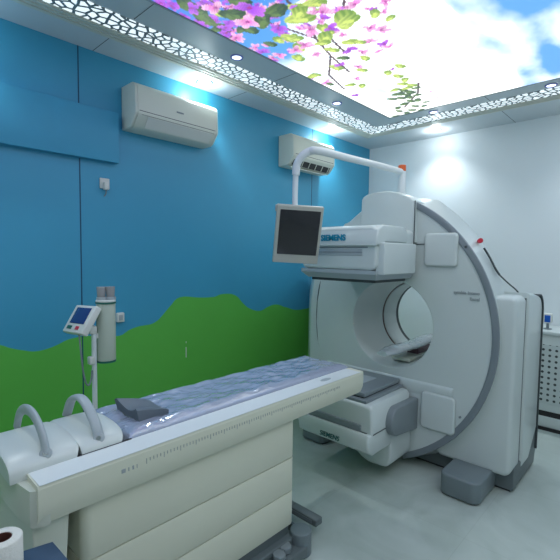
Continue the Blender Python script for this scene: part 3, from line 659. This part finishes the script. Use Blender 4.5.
# ================================================================== PATIENT TABLE
YA = 1.67
tb = thing('patient_table', 'long white patient table on a stepped pedestal, its bed pointing at the scanner', 'examination table', (1.2, YA, 0))
RY, ZT, ZB = 1.388, .88, .742
def rail(y_out, y_in, name, ZT=ZT):
    s = 1 if y_in > y_out else -1
    # cross-section: flat top, then curved flank tucked in at the bottom
    sec = [(y_in, ZT-.03), (y_in, ZT), (y_out, ZT-.002), (y_out-.004*s, ZT-.012), (y_out-.006*s, ZT-.06), (y_out-.002*s, ZT-.10), (y_out+.012*s, ZB+.004), (y_out+.03*s, ZB-.004), (y_in, ZB)]
    L = []
    for x, sh in ((.40, 1), (2.16, 1), (2.20, 1), (2.235, .93), (2.25, .8)):
        cy = y_in; cz = (ZT+ZB)/2
        yo = lambda y: y+(cy-y)*(1-sh)*.5
        ex = 0 if sh == 1 else 0
        L.append([(x+ex, yo(y), cz+(z-cz)*(.75+.25*sh)) for y, z in sec])
    return MB().loft(L).build(name, TABLE, tb, 18)
rail(RY, 1.497, 'side_rail'); rail(2*YA-RY, 2*YA-1.497, 'side_rail', ZT-.035)
# the deck between the rails
MB().box(.42, 2.2, 1.495, 2*YA-1.495, ZB, ZT-.024).build('deck', TABLE, tb, 0)
sm = MB(); sm.box(.56, .76, 1.493, 1.502, ZT-.01, ZT+.004); sm.build('slide_track', BLACK, tb, 0)
for yy0, yy1 in ((RY-.003, 1.496),): MB().box(.405, 2.20, yy0, yy1, ZT-.001, ZT+.001).build('rail_lit_top', RAIL_LIT, tb, 0)  # thin lighter strip paints the overhead light onto the near rail's top
MB().prism(arc(1.92, 1.44, .045, 0, 345, 24, .018), 'z', ZT-.002, ZT+.0015).build('oval_button', LGREY, tb)
# scale marks and small symbols on the flank
k = MB()
for i in range(84):
    x = .76+i*.0146; k.box(x, x+.0018, RY-.0072, RY-.003, ZT-.048-(.008 if i % 5 == 0 else .0), ZT-.036)
k.build('length_scale', PRINTL, tb, 0)
k = MB()
for x, wd in ((.665, .018), (.69, .004), (.705, .008), (.722, .003)): k.box(x, x+wd*.8, RY-.0072, RY-.003, ZT-.058, ZT-.044)
k.build('scale_symbols', PRINTL, tb, 0)
# end shell
def end_shell(x0, z0, z1, name, m, ymin=1.386, ymax=1.948, bulge=.05):
    L = []
    for z, f in ((z0, .75), (z0+.03, .95), ((z0+z1)/2, 1), (z1-.02, .92), (z1, .8)):
        ring = [(x0+.05, ymin+.0), (x0+.03, ymin+.002), (x0+.005-bulge*.15*f, ymin+.02), (x0-bulge*.4*f, ymin+.12), (x0-bulge*.5*f, (ymin+ymax)/2), (x0-bulge*.4*f, ymax-.12), (x0, ymax-.02), (x0+.03, ymax), (x0+.05, ymax)]
        L.append([(a, b, z) for a, b in ring])
    return MB().loft(L).build(name, m, tb, 50)
end_shell(.385, .745, .862, 'end_shell', WARM)
MB().box(.357, .5, 1.50, 1.86, .860, .868).build('shell_gap', DARK, tb, 0)
# two humped covers between the rails
def hump(x0, x1, h, name):
    L = []; n = 18
    for x, f, e in ((x0, .9, 0), (x0+.012, 1, 0), ((x0+x1)/2, 1.03, .0), (x1-.02, .97, 0), (x1, .82, 0)):
        prof = []
        for i in range(n+1):
            a = PI*i/n; yy = YA-.178*math.copysign(abs(math.cos(a))**.75, math.cos(a)); zz = ZT-.015+(h)*abs(math.sin(a))**.6*f
            bow = .035*math.sin(a)
            prof.append((x+(bow if x > x0+.05 else 0), yy, zz))
        prof += [(x, YA+.178, ZT-.02), (x, YA-.178, ZT-.02)]
        L.append(prof)
    return MB().loft(L).build(name, TABLETOP, tb, 50)
hump(.352, .552, .066, 'drive_cover'); hump(.575, .715, .064, 'drive_cover')
# grab handles: flattened arches over the covers
def handle(x, pts):
    h = MB().tube([(x, y, z) for y, z in pts], .0195, 16, flat=.62).build('grab_handle', LGREY, tb)
    y, z = pts[0]
    V_ = Vector((-.42, -.80, .42)).normalized(); P_ = Vector((x, y, z)); MB().cyl(P_-V_*.008, P_+V_*.0135, .0195, bev=.004).build('pivot', LGREY, h)
    MB().cyl(P_+V_*.013, P_+V_*.0155, .008).build('bolt', CHROME, h)
HS = lambda pts: [(y*.985, 1.6+(z-1.6)*.985) for y, z in pts]
handle(.468, HS([(1.548, .903), (1.567, .945), (1.612, .982), (1.665, 1.003), (1.722, 1.008), (1.79, .994), (1.846, .96), (1.885, .90)]))
handle(.648, HS([(1.548, .90), (1.57, .938), (1.615, .975), (1.665, 1.003), (1.717, 1.013), (1.775, 1.0), (1.82, .972), (1.865, .905)]))
# telescoping pedestal
X1, XL, PYF = 1.645, .545, 1.425
for i, (z0, z1) in enumerate(((.531, .738), (.349, .527), (.165, .345))):
    d = .0
    MB().prism(rrect(XL+d, X1-d*.3, PYF+d, 2*YA-PYF-d, .035), 'z', z0, z1, .004, 2).build('pedestal_segment', TABLE, tb)
    MB().prism(rrect(XL+d+.012, X1-d*.3-.012, PYF+d+.012, 2*YA-PYF-d-.012, .03), 'z', z0-.006, z0+.002).build('pedestal_gap', SEAM, tb)
MB().prism([(.40, .0), (.46, .0), (.505, .74), (.392, .74)], 'y', 1.42, 1.92, .012, 3).build('end_support', WARM, tb)
MB().box(.42, 1.62, 1.44, 1.90, .03, .16, .01).build('pedestal_base', DGREY, tb)
MB().box(.95, 1.66, 1.335, 2.005, .012, .07, .01).box(.95, 1.64, 1.40, 1.94, .06, .11, .008).build('base_tray', DGREY, tb)
MB().cyl((1.665, 1.395, 0.0), (1.665, 1.395, .13), .058, n=40, bev=.006).build('corner_foot', FOOTG, tb)
MB().cyl((1.665, 1.945, 0.0), (1.665, 1.945, .13), .058, n=40, bev=.006).build('corner_foot', FOOTG, tb)
for a, b in ((1.475, 1.375), (1.54, 1.395)): MB().cyl((a, b, .07), (a, b, .105), .034, n=8, bev=.006).build('levelling_knob', GREY, tb)
# track carriage reaching from the pedestal towards the scanner
MB().box(1.62, 1.86, 1.60, 1.66, .05, .10, .006).box(1.815, 1.875, 1.41, 1.70, .055, .095, .006).box(1.74, 1.76, 1.44, 1.62, 0, .06, .003).box(1.76, 1.84, 1.62, 1.655, .095, .14, .004).build('docking_rail', DGREY, tb)
MB().box(1.812, 1.816, 1.44, 1.62, .066, .086).build('docking_slot', GREY, tb, 0)
MB().box(.4, 1.6, 1.46, 1.88, 0, .03).build('base_pads', BLACK, tb, 0)

# mattress under clear film
def mattress():
    rng = np.random.default_rng(3); nx, ny = 150, 40
    x0, x1, y0, y1 = .755, 2.235, 1.499, 1.868
    ph = rng.random(12)*6.28; L = []
    g = rng.random((40, 20))
    def nz(u, v):
        iu, iv = int(u), int(v); fu, fv = u-iu, v-iv; G = lambda a, b: g[a % 40, b % 20]
        return (G(iu, iv)*(1-fu)+G(iu+1, iv)*fu)*(1-fv)+(G(iu, iv+1)*(1-fu)+G(iu+1, iv+1)*fu)*fv
    for i in range(nx+1):
        u = i/nx; row = []
        for j in range(ny+1):
            v = j/ny; x = x0+(x1-x0)*u; y = y0+(y1-y0)*v
            e = min(1, min(v, 1-v)/.12, (1-u)/.03 if u > .5 else u/.03)
            dish = .012*abs(2*v-1)**2
            z = ZT+.004+.018*math.sqrt(max(0, e))+dish*e
            z += (nz(u*26, v*9+3)-.5)*.010*e+(nz(u*39+7, v*19)-.5)*.007*e
            row.append((x+(nz(u*20, v*6)-.5)*.01*(1-e), y, z))
        L.append(row)
    b = MB(); b.loft(L, closed=False, caps=False)
    # skirt down to the deck
    rim_ = [L[0][j] for j in range(ny+1)]+[L[i][ny] for i in range(1, nx+1)]+[L[nx][j] for j in range(ny-1, -1, -1)]+[L[i][0] for i in range(nx-1, 0, -1)]
    b.loft([rim_, [(p[0], p[1], ZT-.022) for p in rim_]], caps=False)
    bmesh.ops.remove_doubles(b.bm, verts=b.bm.verts, dist=1e-5); bmesh.ops.recalc_face_normals(b.bm, faces=b.bm.faces)
    return b
mat_ = mattress().build('table_mattress', FILM, None, 60, loc=(1.5, YA, ZT))
mat_['label'] = 'long thin grey-blue mattress wrapped in shiny crinkled film on the table'; mat_['category'] = 'mattress'
# headrest
hr = thing('headrest', 'grey curved head cushion at the near end of the film-wrapped mattress', 'headrest', (.87, 1.67, .9))
def headrest():
    L = []; n = 16
    for i in range(13):
        u = i/12; x = .832+.145*u; H = .05*(1-u)**.7+.014; L2 = []
        wy = .10-.015*u
        for j in range(n+1):
            c = -1+2*j/n
            z = .905+H*(.42+.58*abs(c)**1.7)*(1 if abs(c) < .96 else .8)
            L2.append((x-.012*(abs(c)**2)*(1-u), YA-.005+wy*c, z))
        L2 += [(x, YA-.005+wy*.97, .902), (x, YA-.005-wy*.97, .902)]
        L.append(L2)
    return MB().loft(L)
headrest().build('cushion', CUSHION, hr, 60)
MB().box(.83, .95, 1.60, 1.73, .897, .906, .002).build('base_plate', DGREY, hr)

# ================================================================== STAND WITH INJECTOR DISPLAY
SX, SY = 1.008, 2.42
st = thing('rolling_stand', 'white pole stand behind the table carrying a tilted blue-screened display', 'stand', (SX, SY, 0))
MB().cyl((SX, SY, .06), (SX, SY, 1.17), .014).build('pole', ARMW, st)
MB().cyl((SX, SY, .05), (SX, SY, .09), .035, bev=.005).build('hub', GREY, st)
for k in range(5):
    a = 2*PI*k/5+.3; ex, ey = SX+.24*math.cos(a), SY+.24*math.sin(a)
    lg = MB().tube([(SX, SY, .075), (ex, ey, .06)], .012, 8, sub=1).build('leg', LGREY, st)
    MB().cyl((ex-.008, ey, .028), (ex+.008, ey, .028), .028, n=20).build('castor', BLACK, lg)
MB().box(SX-.03, SX+.012, SY-.018, SY+.045, 1.13, 1.175, .006).build('bracket', PWHITE, st)
MB().box(SX-.035, SX-.005, SY-.025, SY+.015, .955, 1.0, .006).build('clamp', PWHITE, st)
DM = Matrix.Translation((.952, 2.482, 1.213)) @ Matrix.Rotation(-1.555, 4, 'Z') @ Matrix.Rotation(-.549, 4, 'X') @ Matrix.Rotation(-.071, 4, 'Y')
dv = MB().box(-.125, .125, -.004, .036, -.087, .087, .008, matrix=DM).build('display_unit', PWHITE, st)
MB().box(-.085, .092, -.007, .0, -.03, .070, .002, matrix=DM).build('screen', BLUESCR, dv)
MB().box(-.085, -.03, -.007, .0, -.066, -.045, .001, matrix=DM).build('button', GREEN, dv)
MB().box(.02, .06, -.007, .0, -.066, -.045, .001, matrix=DM).build('button', RED, dv)
MB().tube([(.925, 2.42, 1.15), (.925, 2.40, 1.05), (.935, 2.40, .94), (.95, 2.40, .86), (.968, 2.405, .84), (.985, 2.41, .87), (.99, 2.41, .92)], .005, 8).build('cable', GREY, st)
cx_, cy_ = 1.079, 2.42
cn = thing('canister', 'cream cylindrical canister with green rims and grey cups on top, on the pole stand', 'canister', (cx_, cy_, .95))
MB().cyl((cx_, cy_, .965), (cx_, cy_, 1.305), .053, n=40, bev=.004).build('body', CYLW, cn)
MB().cyl((cx_, cy_, .955), (cx_, cy_, .967), .054, n=40).build('lower_rim', GREEN, cn)
MB().cyl((cx_, cy_, 1.300), (cx_, cy_, 1.309), .057, n=40).build('upper_rim', GREEN, cn)
MB().cyl((cx_, cy_, 1.309), (cx_, cy_, 1.321), .055, n=40, bev=.003).build('lid', PWHITE, cn)
TCUP = mat('smoky_cup', rgb(150, 150, 150), .25, coat=.4, var=.05)
for dx in (-.022, .024):
    MB().cyl((cx_+dx, cy_-dx*.4, 1.321), (cx_+dx, cy_-dx*.4, 1.398), .022, .026, n=24, bev=.003).build('cup', TCUP, cn)
    MB().cyl((cx_+dx, cy_-dx*.4-.004, 1.321), (cx_+dx, cy_-dx*.4-.004, 1.338), .028, n=24).build('cup_base', LGREY, cn)
MB().box(SX+.01, cx_-.045, SY-.012, SY+.012, 1.10, 1.13, .004).build('holder', PWHITE, cn)

# ================================================================== CABINET, BOTTLE
cb = thing('perforated_cabinet', 'white low cabinet with perforated front against the white wall', 'cabinet', (4.69, .45, 0))
CY0, CY1 = -.3, 1.25
MB().box(4.47, 4.90, CY0, CY1, .18, .90, .006).build('body', WHITE, cb)
MB().box(4.465, 4.472, CY0+.05, CY1-.05, .25, .80).build('perforated_front', perf_mat(), cb, 0)
MB().box(4.45, 4.905, CY0-.01, CY1+.01, .895, .925, .006).build('top', WHITE, cb)
MB().box(4.475, 4.90, CY0+.01, CY1-.01, .13, .18).build('plinth_gap', BLACK, cb, 0)
MB().box(4.47, 4.90, CY0, CY1, .03, .13, .004).build('plinth', WHITE, cb)
MB().box(4.46, 4.90, CY0+.01, CY1-.01, 0, .03).build('skirting', BLACK, cb, 0)
dp = thing('sanitizer_dispenser', 'small white device with a blue front on the cabinet top', 'dispenser', (4.6, .86, .925))
MB().cyl((4.6, .86, .925), (4.6, .86, .935), .035, bev=.002).cyl((4.6, .86, .93), (4.6, .86, .99), .012).build('stem', GREY, dp)
MB().box(4.57, 4.63, .825, .895, .985, 1.075, .008).build('body', PWHITE, dp)
MB().box(4.564, 4.572, .835, .882, .995, 1.06, .003).build('front', BLUEP, dp)

# ================================================================== FOREGROUND TROLLEY AND PAPER ROLLS
ZC = .72
tr = thing('blue_topped_trolley', 'low trolley with a dark blue top in front of the table end', 'trolley', (.15, 1.1, 0))
c0 = Vector((.424, 1.337)); e1 = Vector((-.97, .24)).normalized(); e2 = Vector((.04, -1)).normalized()
quad = [c0, c0+e1*.55, c0+e1*.55+e2*.45, c0+e2*.45]
MB().prism([tuple(q) for q in quad], 'z', ZC-.02, ZC, .004, 2).build('top', BLUETOP, tr)
cen = sum(quad, Vector((0, 0)))/4
ins = lambda k: [cen+(q-cen)*k for q in quad]
MB().prism([tuple(q) for q in ins(.88)], 'z', .25, .28, .003, 2).build('shelf', BLUETOP, tr)
for q in ins(.88):
    lg = MB().cyl((q.x, q.y, .05), (q.x, q.y, ZC-.02), .012, n=16).build('leg', CHROME, tr)
    MB().cyl((q.x-.01, q.y, .028), (q.x+.01, q.y, .028), .028, n=20).build('castor', BLACK, lg)
def roll(x, y, z, r, h, label):
    t = thing('paper_roll', label, 'paper roll', (x, y, z), 'paper rolls on the blue trolley')
    n = 40; o_ = [(r, 0), (r, h-.004), (r-.004, h), (.024, h), (.022, h-.003), (.022, 0)]
    L = [[(x+q[0]*math.cos(2*PI*k/n), y+q[0]*math.sin(2*PI*k/n), z+q[1]) for k in range(n)] for q in o_+[o_[0]]]
    MB().loft(L, caps=False).build('paper', PAPER, t, 50)
    o_ = [(.0222, .001), (.0222, h-.001), (.0205, h-.001), (.0205, .001)]
    L = [[(x+q[0]*math.cos(2*PI*k/n), y+q[0]*math.sin(2*PI*k/n), z+q[1]) for k in range(n)] for q in o_+[o_[0]]]
    MB().loft(L, caps=False).build('core', CARD, t, 50)
    MB().cyl((x, y, z+.0005), (x, y, z+.003), .02, n=24).build('core_shadow', CARD, t)
roll(.283, 1.288, ZC, .048, .107, 'white paper roll with a brown core, nearer and larger, at the trolley edge')
roll(.246, 1.383, ZC, .047, .112, 'white paper roll mostly hidden behind the nearer roll')
